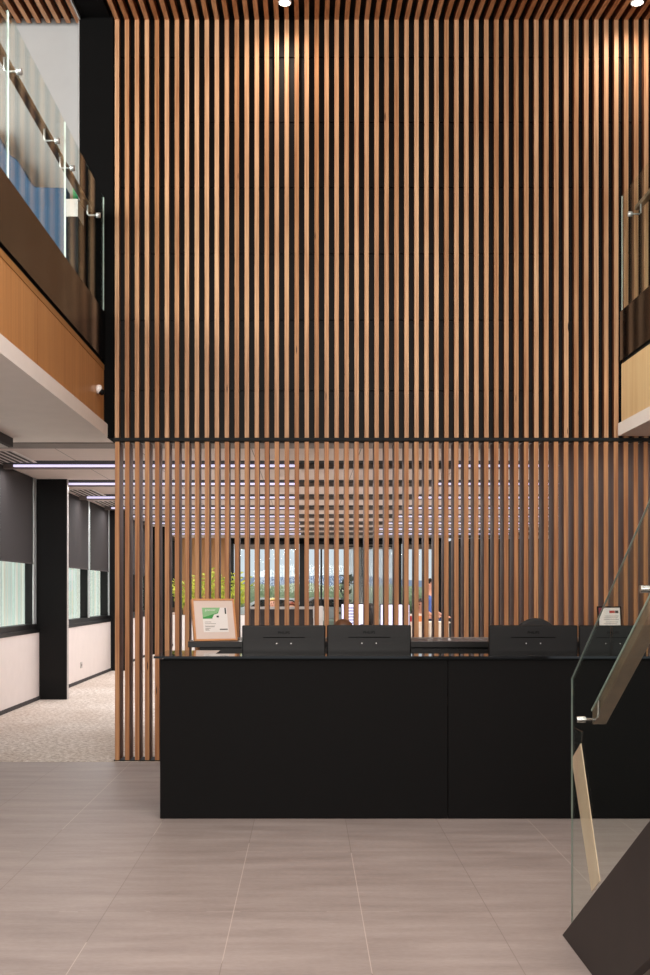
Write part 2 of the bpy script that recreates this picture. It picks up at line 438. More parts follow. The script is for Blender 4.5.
# ------------------------------------------------------------------ office shell
b = MB().box(XW - .3, 14, 10.0, DF + .2, HO, HO + .1)
ceil_o = struct('ceiling_office', b, M_OCEIL, label='pale suspended office ceiling with dark slots')
b = MB()
for k in range(8): b.box(XW, 14, 13.5 + 2.257 * k - .36, 13.5 + 2.257 * k - .02, HO - .002, HO + .01)
b.build('ceiling_slot', M_GAP, ceil_o)
b = MB()
for k in range(8): b.box(XW, 14, 13.5 + 2.257 * k - .02, 13.5 + 2.257 * k + .08, HO - .056, HO + .01)
b.build('slot_return', M_SLOTF, ceil_o)
struct('trim_4', MB().box(XW, 14, 11.55, 11.95, HO - .012, HO + .01), M_GREYB, label='grey recessed ceiling strip behind the slat screen')
b = MB().box(-1.70, 14, DB + .14, 10.0, 2.845, 3.2); struct('wall_bulkhead', b, M_GREYB, label='bulkhead')
# panel joints on the ceiling
b = MB()
for x in (-2.75, -1.85, -.6, .6, 1.9, 3.1):
    b.box(x, x + .008, 11.95, 31.5, HO - .001, HO + .01)
b.build('panel_joint', M_GREYB, ceil_o)
# linear lights + lamps
ORD = ['first', 'second', 'third', 'fourth', 'fifth', 'sixth', 'seventh', 'eighth']
def linear(x0, x1, d, lab):
    t = thing('ceiling_light', lab, 'light', ((x0 + x1) / 2, d, HO), 0, 'linear office ceiling lights')
    h = (x1 - x0) / 2
    MB().box(-h, h, -.02, .06, -.036, -.012).build('housing', M_GREYB, t, world=False)
    MB().box(-h, h, -.045, -.02, -.038, -.012).build('diffuser', M_LED, t, world=False)
    L = bpy.data.lights.new('linear_lamp', 'AREA'); L.shape = 'RECTANGLE'; L.size = 2 * h; L.size_y = .03; L.energy = 19 * 2 * h; L.color = (1, .97, .97)
    lo = bpy.data.objects.new('linear_lamp', L); COL.objects.link(lo); lo.parent = t; lo.location = (0, .02, -.06)
for k in range(8):
    d = 13.5 + 2.257 * k
    linear(-3.58, -.14, d, '%s thin ceiling light from the slat screen, in the row along the windows' % ORD[k])
    linear(1.80, 5.4, d, '%s thin ceiling light from the slat screen, in the row behind the solid-looking slats' % ORD[k])
# air vents near the window wall
for k, (dv, lab) in enumerate(((12.75, 'slotted ceiling air vent before the first thin ceiling light'), (17.35, 'slotted ceiling air vent between the second and third thin ceiling lights'), (19.5, 'slotted ceiling air vent between the third and fourth thin ceiling lights'))):
    t = thing('air_vent', lab, 'vent', (-3.45, dv, HO), 0, 'ceiling air vents')
    MB().box(-.22, .2, -.55, .55, -.006, .0).build('frame', M_OWHITE, t, world=False)
    g = MB()
    for q in range(5): g.box(-.2 + q * .08, -.16 + q * .08, -.52, .52, -.009, -.0065)
    g.build('grille', M_VENT, t, world=False)
# ceiling track under the left soffit
t = thing('ceiling_track', 'dark surface-mounted ceiling track under the gallery soffit', 'track', (-2.7, 9.8, 2.87))
MB().box(-2.82, -2.61, D0 + 1, 9.8, 2.79, 2.869).build('housing', M_DGREY, t)
MB().box(-2.78, -2.65, D0 + 1, 9.79, 2.785, 2.79).build('base_plate', M_LGREY, t)

# left window wall
b = MB()
for y0, y1 in ((D0, 15.3), (15.44, 20.9), (21.04, 26.4), (26.54, DF)):
    b.box(XW - .12, XW, y0, y1, .0, .94)
struct('wall_left', b, M_SPAN, label='white low wall below the office windows')
b = MB()
for y0, y1 in ((D0, 15.3), (15.44, 20.9), (21.04, 26.4), (26.54, DF)): b.box(XW - .01, XW + .012, y0, y1, .004, .055)
struct('baseboard_left', b, M_DGREY, label='dark skirting along the low white wall')
for k, d in enumerate((15.3, 20.9, 26.4)):
    b = MB().box(XW - .2, -3.325, d, d + .08, 0, HO)
    p = struct('pillar_%d' % (k + 1), b, M_PILL, label='black square pillar between the office windows')
    MB().box(-3.325, -3.318, d - .002, d + .08, 0, HO).build('corner_trim', M_LGREY, p)
GX = XW - .14
mull = [5.63, 7.56, 9.49, 11.42, 13.35, 15.27, 16.97, 18.93, 20.86, 22.6, 24.5, 26.37, 28.1, 30.0, 31.9]
bays = [(3.7, 15.3), (15.44, 20.9), (21.04, 26.4), (26.54, 31.95)]
for w, (y0, y1) in enumerate(bays):
    b = MB()
    b.box(XW - .17, XW + .01, y0, y1, .94, .99); b.box(XW - .17, XW - .03, y0, y1, .99, 1.06); b.box(XW - .17, XW - .05, y0, y1, 2.98, HO)
    for m in mull:
        if y0 < m <= y1 + .01: b.box(XW - .17, XW - .04, m - .04, m, 1.06, 2.98)
    fr = struct('window_%d' % (w + 1), b, M_BLFR, label='black framed office window strip')
    MB().box(GX - .005, GX + .005, y0, y1, 1.06, 2.98).build('pane', M_WGLASS, fr)
# blinds: x columns taken as depths along the wall
bl = [(11.52, 13.36, 'dark roller blind at the photo edge, one before the black pillar'), (13.40, 15.02, 'dark roller blind beside the black pillar nearest the lobby'), (15.5, 18.83, 'dark roller blind just past the first black pillar'),
      (19.02, 20.75, 'dark roller blind just before the second black pillar'), (21.1, 24.4, 'dark roller blind just past the second black pillar'), (24.6, 26.3, 'dark roller blind just before the third black pillar')]
for k, (y0, y1, lab) in enumerate(bl):
    t = thing('roller_blind', ('dark roller blind, ' if not lab.startswith('dark') else '') + lab, 'blind', (XW - .02, (y0 + y1) / 2, 1.88), 0, 'office roller blinds')
    MB().box(XW - .022, XW - .018, y0, y1, 1.90, HO - .01).build('fabric', M_BLIND, t)
    MB().box(XW - .03, XW - .01, y0, y1, 1.88, 1.90).build('bottom_bar', M_DGREY, t)
    if k in (1, 2, 3):
        yy = y1 + .02
        MB().box(XW - .03, XW - .012, yy, yy + (.15 if k == 1 else .09), 1.06, HO - .01).build('side_channel', M_ALU, t)
t = thing('power_outlet', 'small white power outlet on the low wall past the black pillar', 'outlet', (XW, F * 3.71 / (VX - 81), .4))
yo = F * 3.71 / (VX - 81); zo = PZ(665, yo)
MB().box(XW, XW + .012, yo - .06, yo + .06, zo - .05, zo + .05).build('plate', M_LGREY, t, bevel=.004)
MB().box(XW + .012, XW + .016, yo - .03, yo + .03, zo - .02, zo + .02).build('socket', M_GREYB, t)
# pale fins outside the left windows
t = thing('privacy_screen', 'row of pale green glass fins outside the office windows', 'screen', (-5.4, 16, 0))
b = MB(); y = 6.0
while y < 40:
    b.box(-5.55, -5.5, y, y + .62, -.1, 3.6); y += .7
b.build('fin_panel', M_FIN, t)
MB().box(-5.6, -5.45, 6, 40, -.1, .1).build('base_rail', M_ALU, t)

# far wall and windows
struct('wall_far', MB().box(XW - .2, -2.2, DF, DF + .15, 0, HO), M_FARWOOD, label='timber panelled end wall of the office')
b = MB().box(-2.2, 3.95, DF, DF + .15, 0, .25).box(-2.2, 3.95, DF, DF + .15, 2.985, HO)
struct('wall_far_sill', b, M_PILL, label='dark sill wall under the far windows')
b = MB().box(3.95, 14, DF - 3.2, DF + .15, 0, 2.90)
struct('wall_far_dark', b, M_GAP, label='black joinery wall at the end of the office')
struct('wall_right_office', MB().box(13.9, 14.0, 9.9, DF, 0, HO), M_DGREY, label='dark side wall of the office')
wx = [(-2.2, -.09), (-.09, 1.62), (1.62, 2.68), (2.68, 3.95)]
for k, (x0, x1) in enumerate(wx):
    b = MB().box(x0, x0 + .1, DF - .02, DF + .12, .25, 2.985).box(x1 - .1, x1, DF - .02, DF + .12, .25, 2.985)
    b.box(x0, x1, DF - .02, DF + .12, .25, .33).box(x0, x1, DF - .02, DF + .12, 2.90, 2.985)
    if k == 1: b.box(.42, .47, DF - .02, DF + .12, .25, 2.985)
    fr = struct('window_%d' % (k + 5), b, M_BLFR, label='black framed tall far window')
    MB().box(x0 + .1, x1 - .1, DF + .04, DF + .05, .33, 2.9).build('pane', M_WGLASS, fr)
    t = thing('roller_blind', ['rolled-up grey blind above the hill view window', 'rolled-up grey blind above the window with the dark plant', 'rolled-up grey blind above the narrow far window', 'rolled-up grey blind above the far window by the black wall'][k], 'blind', ((x0 + x1) / 2, DF - .05, 2.75), 0, 'far window blinds')
    MB().box(x0 + .12, x1 - .12, DF - .06, DF - .055, 2.74, 2.9).build('fabric', M_GREYB, t)
    MB().tube([(x0 + .12, DF - .06, 2.92), (x1 - .12, DF - .06, 2.92)], .04, 10).build('roller', M_BLFR, t)
# sheer curtains by the middle window
t = thing('sheer_curtain', 'pale hanging sheer curtain at the far windows, beside the dark plant', 'curtain', (2.0, DF - .15, .3))
vs = []; fs = []; n = 60
for i in range(n + 1):
    x = 1.15 + i * (1.5 / n); y = DF - .2 + .03 * math.sin(i * 1.3)
    vs += [(x, y, .3), (x, y, 2.8)]
for i in range(n): fs.append((2 * i, 2 * i + 2, 2 * i + 3, 2 * i + 1))
cm = NT('sheer'); tr = cm.n('ShaderNodeBsdfTransparent'); df = cm.n('ShaderNodeBsdfDiffuse'); mx = cm.n('ShaderNodeMixShader')
cm.put(mx.inputs[0], cm.ramp(cm.noise(cm.coords((12, 1, .4)), 1, 2), [(.3, (.3, .3, .3, 1)), (.7, (.6, .6, .6, 1))])); df.inputs[0].default_value = S('c5cbca')
cm.t.links.new(tr.outputs[0], mx.inputs[1]); cm.t.links.new(df.outputs[0], mx.inputs[2]); cm.t.links.new(mx.outputs[0], cm.out.inputs[0])
MB().add(vs, fs).build('cloth', cm.m, t, smooth=True)
MB().tube([(1.1, DF - .2, 2.82), (2.7, DF - .2, 2.82)], .015, 8).build('rod', M_BLFR, t)

# ------------------------------------------------------------------ reception desk
t = thing('reception_desk', 'long matte black reception desk with a glossy black counter', 'desk', (1.0, 7.27, 0))
DY = 7.27; XDL = -.965; XDR = 2.95; XSEAM = .938
MB().box(XDL, XSEAM - .002, DY, DY + .03, .003, 1.05).build('front_panel', M_DESK, t, bevel=.002)
MB().box(XSEAM + .002, XDR, DY, DY + .03, .003, 1.05).build('front_panel', M_DESK, t, bevel=.002)
MB().box(XDL, XDL + .03, DY + .03, DY + .68, .003, 1.05).build('end_panel', M_DESK, t)
MB().box(XDR - .03, XDR, DY + .03, DY + .68, .003, 1.05).build('end_panel', M_DESK, t)
poly = [(-1.005, DY - .025), (XDR + .03, DY - .025), (XDR + .03, DY + .27), (-.62, DY + .27), (-.62, DY + .7), (-1.005, DY + .7)]
MB().prism(poly, 'Z', 1.062, 1.077).build('countertop', M_COUNTER, t)
MB().box(XDL + .02, XDR - .02, DY + .035, DY + .26, 1.045, 1.062).build('counter_support', M_GAP, t)
MB().box(XDL + .03, XDR - .03, DY + .05, DY + .75, .715, .74).build('worktop', M_CRED, t)
MB().box(XDL + .03, XDR - .03, DY + .04, DY + .6, .001, .012).build('plinth', M_LGREY, t)
for x in (-.4, .938, 2.2): MB().box(x, x + .03, DY + .05, DY + .65, .012, .715).build('support_panel', M_CRED, t)

# monitors
def monitor(x, w, z1, dy, rz, lab):
    t = thing('monitor', lab, 'monitor', (x, DY + .43 + dy, .74), rz, 'monitors on the reception desk')
    zt = z1 - .74; zb = .155; h = w / 2
    pr = [(-h, zb), (h, zb), (h, zt), (-h, zt)]
    ho = MB().box(-h, h, -.012, .018, zb, zt).build('housing', M_MON, t, bevel=.008, world=False)
    MB().box(-h + .008, h - .008, .018, .020, zb + .012, zt - .008).build('screen', M_SCRD, t, world=False)
    MB().box(-h * .5, h * .5, -.0128, -.0118, zt - .088, zt - .083).build('vent_slot', M_LOGO, t, world=False)
    text('logo', 'PHILIPS', .026, M_LOGO, t, (0, -.0128, zt - .052), (math.pi / 2, 0, 0))
    for sx in (-.05, .05): MB().lathe([(.004, -.0145), (.004, -.011)], (sx, 0, zt - .127), 10, axis='Y').build('screw', M_SCREW, t, world=False)
    MB().box(-.045, .045, -.03, .0, .01, zb + .1).build('stand_neck', M_MONB, t, bevel=.004, world=False)
    MB().box(-.13, .13, -.1, .09, 0, .012).build('stand_base', M_MONB, t, bevel=.004, world=False)
monitor(PX(283.8, 7.7), .583, 1.267, 0, math.radians(2), 'black monitor seen from behind, next to the framed green certificate')
monitor(PX(369, 7.7), .588, 1.269, 0, 0, 'black monitor seen from behind, with brown hair showing above it')
monitor(PX(533, 7.7), .622, 1.268, 0, 0, 'black monitor seen from behind, with a black chair top above it')
monitor(PX(612.5, 7.72), .468, 1.266, .02, math.radians(-2), 'black monitor seen from behind through the stair glass')

# credenzas
def credenza(x0, x1, lab, doors):
    t = thing('credenza', lab, 'cabinet', ((x0 + x1) / 2, 9.3, 0))
    MB().box(x0, x1, 9.02, 9.66, 1.046, 1.094).build('top', M_CRED, t, bevel=.003)
    MB().box(x0 + .09, x1 - .06, 9.10, 9.64, .06, 1.046).build('carcass', M_CRED, t)
    MB().box(x0 + .12, x1 - .1, 9.14, 9.6, 0.0, .06).build('plinth', M_GAP, t)
    W = (x1 - x0 - .16) / doors
    for k in range(doors):
        d = MB().box(x0 + .1 + k * W, x0 + .09 + (k + 1) * W, 9.082, 9.10, .07, 1.03).build('door', M_CRED, t, bevel=.002)
        MB().box(x0 + .06 + (k + 1) * W - .02, x0 + .06 + (k + 1) * W - .01, 9.06, 9.082, .8, .95).build('handle', M_STEEL, d)
    MB().box(x0 + .02, x1 - .02, 9.655, 9.675, 1.094, 1.102).build('back_rail', M_GREYB, t)
credenza(PX(188, 9.02), 1.86, 'long black credenza against the slat screen behind the desk', 5)
credenza(2.20, 2.74, 'short black credenza behind the monitor seen through the stair glass', 1)

# framed certificate
def picture(x, d, z, w, h, lean, yaw, lab, kind):
    t = thing('framed_certificate', lab, 'picture frame', (x, d, z), 0)
    t.rotation_euler = (-lean, 0, yaw)
    t.rotation_mode = 'XYZ'
    fm = M_FRAMEW if kind == 'green' else M_MONB
    f = .016 if kind == 'green' else .012
    dp = .04 if kind == 'green' else .015; H = w / 2
    b = MB().box(-H, -H + f, 0, dp, 0, h).box(H - f, H, 0, dp, 0, h).box(-H + f, H - f, 0, dp, 0, f).box(-H + f, H - f, 0, dp, h - f, h)
    b.build('frame', fm, t, world=False, bevel=.002)
    MB().box(-H + f, H - f, .008, .014, f, h - f).build('mat_board', M_MAT if kind == 'green' else M_PAPER, t, world=False)
    MB().box(-H + .01, H - .01, .014, dp - .002, .01, h - .01).build('backing', M_GAP, t, world=False)
    if kind == 'green':
        a, bt, c, tp = -.1, .075, .115, .285
        pg = MB().box(a, c, .0065, .008, bt, tp).build('certificate', M_PAPER, t, world=False)
        MB().prism([(a, tp - .095), (-.02, tp - .095), (.0, tp - .06), (.035, tp - .05), (.055, tp), (a, tp)], 'Y', .0055, .0066).build('green_panel', M_CGREEN, pg, world=False)
        MB().prism([(a, tp - .085), (.03, tp - .045), (.055, tp), (a, tp)], 'Y', .005, .0056).build('pale_green_panel', M_CGREEN2, pg, world=False)
        text('lettering', 'greenstar', .024, M_PAPER, pg, (-.03, .0048, tp - .02), (math.pi / 2, 0, 0), .0003)
        MB().box(.02, .04, .0052, .006, tp - .085, tp - .07).build('mark', M_INKD, pg, world=False)
        MB().box(.095, .107, .0055, .0066, tp - .055, tp - .003).build('side_mark', M_INKD, pg, world=False)
        q = MB()
        for zz, x0, x1 in ((tp - .125, -.085, -.03), (tp - .14, -.085, .01), (tp - .16, -.085, .0), (tp - .167, -.085, -.005), (tp - .18, -.085, -.04), (tp - .188, -.085, -.055), (tp - .196, -.085, -.05)):
            q.box(x0, x1, .0055, .0066, zz, zz + .0035)
        q.build('text_line', M_INK, pg, world=False)
        MB().box(.04, .108, .0055, .0066, tp - .192, tp - .183).build('signature_line', M_INKD, pg, world=False)
    else:
        pg = MB().box(-H + f, H - f, .0065, .008, f, h - f).build('certificate', M_PAPER, t, world=False)
        arc = [(-H + f, f), (-H + f, h - f)] + [(-H + f + .055 * math.sin(a) ** 1.5 if False else -H + f + .052 * (k / 10) ** 2, h - f - (1 - k / 10) * .12) for k, a in ((k, 0) for k in range(10, -1, -1))]
        MB().prism(arc, 'Y', .0052, .0066).build('burgundy_curve', M_BURG, pg, world=False)
        MB().box(.0, .046, .0052, .0066, h - .058, h - .036).build('red_mark', M_RED, pg, world=False)
        MB().box(.049, .078, .0052, .0066, h - .058, h - .036).build('grey_mark', M_INKD, pg, world=False)
        q = MB()
        for zz, x0, x1 in ((.085, -.04, .075), (.1, -.05, .07), (.115, -.05, .075), (.135, -.03, .07), (.15, -.05, .06), (.17, -.05, .075)):
            q.box(x0, x1, .0055, .0066, h - zz, h - zz + .004)
        q.build('text_line', M_INK, pg, world=False)
picture(PX(216.5, 9.12), 9.12, 1.097, .372, .362, math.radians(16), math.radians(22), 'wood-framed certificate with a green printed corner on the black credenza', 'green')
picture(PX(611, 9.2), 9.2, 1.097, .205, .288, math.radians(10), math.radians(2), 'black-framed certificate with red marks and a burgundy curve', 'red')

# ------------------------------------------------------------------ office chair
def office_chair(x, y, rz, ztop, lab, mat=None):
    t = thing('office_chair', lab, 'chair', (x, y, 0), rz, 'office chairs')
    zs = .47
    out = []
    for k in range(0, 25):
        a = math.pi * k / 24
        out.append((.235 * math.cos(a), ztop - .34 + .34 * math.sin(a)))
    out = out + [(-.2, zs + .12), (.2, zs + .12)]
    MB().prism(out, 'Y', .24, .29).build('backrest', M_CHAIR, t, bevel=.015, world=False)
    MB().box(-.24, .24, -.24, .22, zs - .04, zs + .03).build('seat', M_CHAIR, t, bevel=.025, world=False)
    MB().tube([(0, .2, zs - .02), (0, .3, zs + .02), (0, .305, zs + .3)], .02, 8).build('back_support', M_MONB, t, world=False)
    MB().tube([(0, 0, .1), (0, 0, zs - .04)], .028, 12).build('stem', M_STEEL, t, world=False)
    for k in range(5):
        a = 2 * math.pi * k / 5 + .3
        lg = MB().tube([(0, 0, .11), (.29 * math.cos(a), .29 * math.sin(a), .075)], [.024, .015], 8).build('leg', M_MONB, t, world=False)
        MB().lathe([(.03, -.018), (.03, .018)], (.29 * math.cos(a), .29 * math.sin(a), .03), 12, axis='X').build('caster', M_RUBBER, lg, world=False)
    for s in (-1, 1):
        MB().tube([(s * .25, -.02, zs), (s * .29, -.02, zs + .05), (s * .29, -.02, zs + .2)], .014, 8).build('arm_post', M_MONB, t, world=False)
        MB().box(s * .29 - .035, s * .29 + .035, -.14, .12, zs + .2, zs + .23).build('armrest', M_CHAIR, t, bevel=.01, world=False)
office_chair(PX(536, 8.35), 8.1, 0, PZ(618, 8.37), 'black office chair with a rounded back showing over the monitor')

# ------------------------------------------------------------------ people
def skin_chain(name, mat, parent, verts, edges, sub=2, root=0):
    me = bpy.data.meshes.new(name); me.from_pydata([v[0] for v in verts], edges, []); me.materials.append(mat)
    o = bpy.data.objects.new(name, me); COL.objects.link(o); o.parent = parent
    md = o.modifiers.new('Skin', 'SKIN'); md.use_smooth_shade = True
    sv = me.skin_vertices[0].data
    for i, v in enumerate(verts):
        r = v[1] if isinstance(v[1], tuple) else (v[1], v[1]); sv[i].radius = r; sv[i].use_root = (i == root)
    ss = o.modifiers.new('Sub', 'SUBSURF'); ss.levels = 1; ss.render_levels = sub
    return o
def person(lab, loc, rz, pose, skin, hair, shirt, trousers, hairstyle='short', long_sleeve=True, group=None):
    t = thing('person', lab, 'person', loc, rz, group)
    msk = plain('skin_' + skin, skin, .5); mh = plain('hair_' + hair, hair, .45, scale=30, var=.25); ms = plain('shirt_' + shirt, shirt, .85); mt = plain('trouser_' + trousers, trousers, .85); mshoe = M_RUBBER
    dz = {'stand': 0, 'sit': -.43}[pose]
    V = Vector
    J = {'pel': V((0, 0, .96 + dz)), 'wst': V((0, .0, 1.10 + dz)), 'chs': V((0, .01, 1.28 + dz)), 'nkb': V((0, .02, 1.45 + dz)), 'nk': V((0, .01, 1.52 + dz)), 'jaw': V((0, -.01, 1.58 + dz)), 'hd': V((0, -.005, 1.65 + dz)), 'cr': V((0, .005, 1.71 + dz))}
    rad = {'pel': (.155, .11), 'wst': (.135, .1), 'chs': (.16, .11), 'nkb': (.075, .065), 'nk': (.052, .055), 'jaw': (.06, .072), 'hd': (.074, .092), 'cr': (.052, .065)}
    for s, c in ((-1, 'l'), (1, 'r')):
        J['sh' + c] = V((s * .175, .01, 1.41 + dz)); rad['sh' + c] = .055
        if pose == 'stand':
            J['el' + c] = V((s * .23, .02, 1.13)); J['wr' + c] = V((s * .2, -.19, 1.02)); hv = V((-s * .25, -.9, .05)).normalized()
            J['hp' + c] = V((s * .09, 0, .9)); J['kn' + c] = V((s * .1, -.02, .5)); J['an' + c] = V((s * .1, .03, .09)); J['to' + c] = V((s * .12, -.15, .035))
        else:
            J['el' + c] = V((s * .24, -.06, .72)); J['wr' + c] = V((s * .17, -.29, .765)); hv = V((-s * .2, -.95, .0)).normalized()
            J['hp' + c] = V((s * .09, -.05, .53)); J['kn' + c] = V((s * .12, -.43, .52)); J['an' + c] = V((s * .12, -.40, .09)); J['to' + c] = V((s * .13, -.56, .035))
        rad.update({'el' + c: .042, 'wr' + c: .028, 'hp' + c: .085, 'kn' + c: .056, 'an' + c: .038, 'to' + c: .03})
        w = J['wr' + c]; J['pa' + c] = w + hv * .06; rad['pa' + c] = (.036, .018)
        side = V((s, 0, 0)); side = (side - hv * side.dot(hv)).normalized()
        for q, (off, ln) in enumerate(((.03, .062), (.011, .08), (-.009, .085), (-.028, .075))):
            J['f%d%s' % (q, c)] = w + hv * .095 + side * off; J['g%d%s' % (q, c)] = w + hv * (.095 + ln * .55) + side * off * 1.1 + V((0, 0, -.012)); J['h%d%s' % (q, c)] = w + hv * (.095 + ln * .9) + side * off * 1.1 + V((0, 0, -.035))
            for k_ in 'fgh': rad['%s%d%s' % (k_, q, c)] = .0085
        J['t1' + c] = w + hv * .045 - side * .04 + V((0, 0, -.012)); J['t2' + c] = w + hv * .085 - side * .055 + V((0, 0, -.02)); rad['t1' + c] = .0105; rad['t2' + c] = .009
    E = [('pel', 'wst'), ('wst', 'chs'), ('chs', 'nkb'), ('nkb', 'nk'), ('nk', 'jaw'), ('jaw', 'hd'), ('hd', 'cr')]
    for c in 'lr':
        E += [('chs', 'sh' + c), ('sh' + c, 'el' + c), ('el' + c, 'wr' + c), ('wr' + c, 'pa' + c), ('pel', 'hp' + c), ('hp' + c, 'kn' + c), ('kn' + c, 'an' + c), ('an' + c, 'to' + c), ('pa' + c, 't1' + c), ('t1' + c, 't2' + c)]
        for q in range(4): E += [('pa' + c, 'f%d%s' % (q, c)), ('f%d%s' % (q, c), 'g%d%s' % (q, c)), ('g%d%s' % (q, c), 'h%d%s' % (q, c))]
    def make(name, mat, keys_edges, grow, root):
        ks = []
        for a, b_ in keys_edges:
            for k in (a, b_):
                if k not in ks: ks.append(k)
        vs = [(tuple(J[k]), tuple(x + grow for x in rad[k]) if isinstance(rad[k], tuple) else rad[k] + grow) for k in ks]
        return skin_chain(name, mat, t, vs, [(ks.index(a), ks.index(b_)) for a, b_ in keys_edges], root=ks.index(root))
    make('body', msk, E, 0, 'pel')
    sl = [('pel', 'wst'), ('wst', 'chs'), ('chs', 'nkb')]
    for c in 'lr':
        sl += [('chs', 'sh' + c), ('sh' + c, 'el' + c)] + ([('el' + c, 'wr' + c)] if long_sleeve else [])
    make('shirt', ms, sl, .012, 'pel')
    tl = []
    for c in 'lr': tl += [('pel', 'hp' + c), ('hp' + c, 'kn' + c), ('kn' + c, 'an' + c)]
    make('trousers', mt, tl, .014, 'pel')
    for c in 'lr': make('shoe', mshoe, [('an' + c, 'to' + c)], .014, 'an' + c)
    hd = J['hd']; hx, hy, hz = hd
    fn = lambda p: V((p.x, p.y, max(p.z, (-.02 if p.y > -.03 else .045)) if hairstyle == 'short' else p.z))
    h = MB().ball((hx, hy + .012, hz + .025), (.086, .104, .098), n=20, nz=14, fn=fn)
    if hairstyle == 'long':
        h = MB().ball((hx, hy + .012, hz + .025), (.088, .106, .098), n=20, nz=14, fn=lambda p: V((p.x, p.y if p.y > -.05 or p.z > .03 else -.05, p.z)))
        h.ball((hx, hy + .075, hz - .09), (.085, .055, .17), n=16, nz=10)
    h.build('hair', mh, t, world=False, smooth=True)
    for s in (-1, 1):
        MB().ball((hx + s * .028, hy - .086, hz - .002), .011, n=8, nz=6).build('eye', M_MONB, t, world=False, smooth=True)
        MB().ball((hx + s * .079, hy + .005, hz - .01), (.012, .02, .03), n=8, nz=6).build('ear', msk, t, world=False, smooth=True)
    MB().ball((hx, hy - .098, hz - .028), (.012, .018, .022), n=8, nz=6).build('nose', msk, t, world=False, smooth=True)
    MB().ball((hx, hy - .078, hz - .068), (.024, .012, .007), n=8, nz=6).build('mouth', plain('lip', 'a8605a', .5), t, world=False, smooth=True)
    return t
d = 8.35
person('receptionist with brown hair seated behind a monitor, only the crown of the head showing', (PX(343, d), d, PZ(618.6, d) - (1.345)), 0, 'sit', 'd9a98a', '5a3a26', '2b2a2c', '222226', 'long')
office_chair(PX(343, d), d - .02, 0, 1.12, 'black office chair under the brown-haired receptionist')
person('seated person with long dark hair in front of the lit white screens', (PX(371, 17), 17.0, PZ(603, 17) - 1.345), math.radians(150), 'sit', 'd8a58c', '241c1a', '2a2a30', '222226', 'long')
office_chair(PX(371, 17), 17.0, math.radians(150), 1.0, 'office chair of the dark-haired person by the lit screens')
person('seated person with red-brown hair beyond the dark desk partition', (PX(291, 21), 21.0, PZ(601, 21) - 1.345), math.radians(20), 'sit', 'd8a58c', '7a3a22', 'a03a34', '222226', 'short')
office_chair(PX(291, 21), 21.0, math.radians(20), 1.0, 'office chair of the red-brown-haired person')
person('seated person with fair blond hair beyond the dark desk partition', (PX(272.5, 26), 26.0, PZ(597.5, 26) - 1.345), 0, 'sit', 'd8a58c', 'c9b070', '2a2a30', '222226', 'short')
office_chair(PX(272.5, 26), 26.0, 0, 1.0, 'office chair of the fair-haired person')
person('person standing in a blue shirt beside the cream sideboard', (PX(430.5, 21.5), 21.5, 0), math.radians(60), 'stand', 'd39a80', '1f1815', '5a74b8', '30405e', 'short', False)
person('seated person in a black top near the standing person in blue', (PX(421, 22), 22.0, PZ(598, 22) - 1.345), math.radians(-40), 'sit', 'd39a80', '2a1a16', '1c1c20', '22222c', 'short', False)
office_chair(PX(421, 22), 22.0, math.radians(-40), 1.0, 'office chair of the person in the black top')

# ------------------------------------------------------------------ office furniture
def desk(x0, x1, y0, y1, lab, mat=M_OWHITE):
    t = thing('office_desk', lab, 'desk', ((x0 + x1) / 2, (y0 + y1) / 2, 0), 0, 'office desks')
    MB().box(x0, x1, y0, y1, .71, .735).build('tabletop', mat, t, bevel=.003)
    for x in (x0 + .04, x1 - .08):
        for y in (y0 + .04, y1 - .08): MB().box(x, x + .04, y, y + .04, .004, .71).build('leg', M_LGREY, t)
    return t
desk(-.85, .3, 16.12, 16.8, 'white office desk behind the dark partition')
desk(.45, 1.9, 17.5, 18.3, 'white office desk carrying the lit screens')
desk(-1.1, .1, 19.9, 20.5, 'white office desk of the red-brown-haired person')
desk(-1.5, .0, 25.0, 25.7, 'white office desk of the fair-haired person')
t = thing('desk_partition', 'dark fabric desk partition with a pale top rail', 'partition', (-.35, 16, 0))
MB().box(PX(250, 16), PX(313, 16), 15.96, 16.0, .06, 1.25).build('panel', M_DGREY, t)
MB().box(PX(250, 16), PX(313, 16), 15.95, 16.01, 1.25, PZ(606.6, 16)).build('top_rail', M_LGREY, t)
for x in (PX(252, 16), PX(311, 16)): MB().box(x - .02, x + .02, 15.85, 16.1, .004, .06).build('foot', M_LGREY, t)
t = thing('pinboard', 'narrow white upright board at the end of the dark partition', 'board', (.2, 16, 0))
MB().box(PX(313.4, 16), PX(323, 16), 15.97, 15.99, .05, PZ(606, 16)).build('panel', M_OWHITE, t)
MB().box(PX(313.4, 16), PX(323, 16), 15.85, 16.1, .004, .05).build('foot', M_LGREY, t)
def screen(x0, x1, y, z0, z1, lab):
    t = thing('computer_screen', lab, 'monitor', ((x0 + x1) / 2, y, .735), 0, 'lit office screens')
    MB().box(x0, x1, y, y + .03, z0, z1).build('housing', M_MONB, t)
    dsp = MB().box(x0 + .012, x1 - .012, y - .003, y, z0 + .012, z1 - .012).build('display', M_SCR, t)
    MB().tube([((x0 + x1) / 2, y + .04, .735), ((x0 + x1) / 2, y + .04, z0 + .1)], .025, 8).build('stem', M_STEEL, t)
    MB().box((x0 + x1) / 2 - .11, (x0 + x1) / 2 + .11, y - .08, y + .1, .735, .747).build('base', M_STEEL, t)
    return dsp
ds = screen(PX(341, 17.9), PX(365, 17.9), 17.9, .85, PZ(603.5, 17.9), 'lit screen with rows of lines, beside the dark-haired person')
q = MB()
for k in range(6): q.box(PX(347, 17.9), PX(358, 17.9), 17.894, 17.8965, PZ(608.5 + 3 * k, 17.9), PZ(607.4 + 3 * k, 17.9))
q.build('text_line', plain('screen_line', '5a5f8a', .5), ds)
screen(PX(380, 17.9), PX(410, 17.9), 17.9, .85, PZ(604, 17.9), 'wide lit blank white screen beside the standing person')
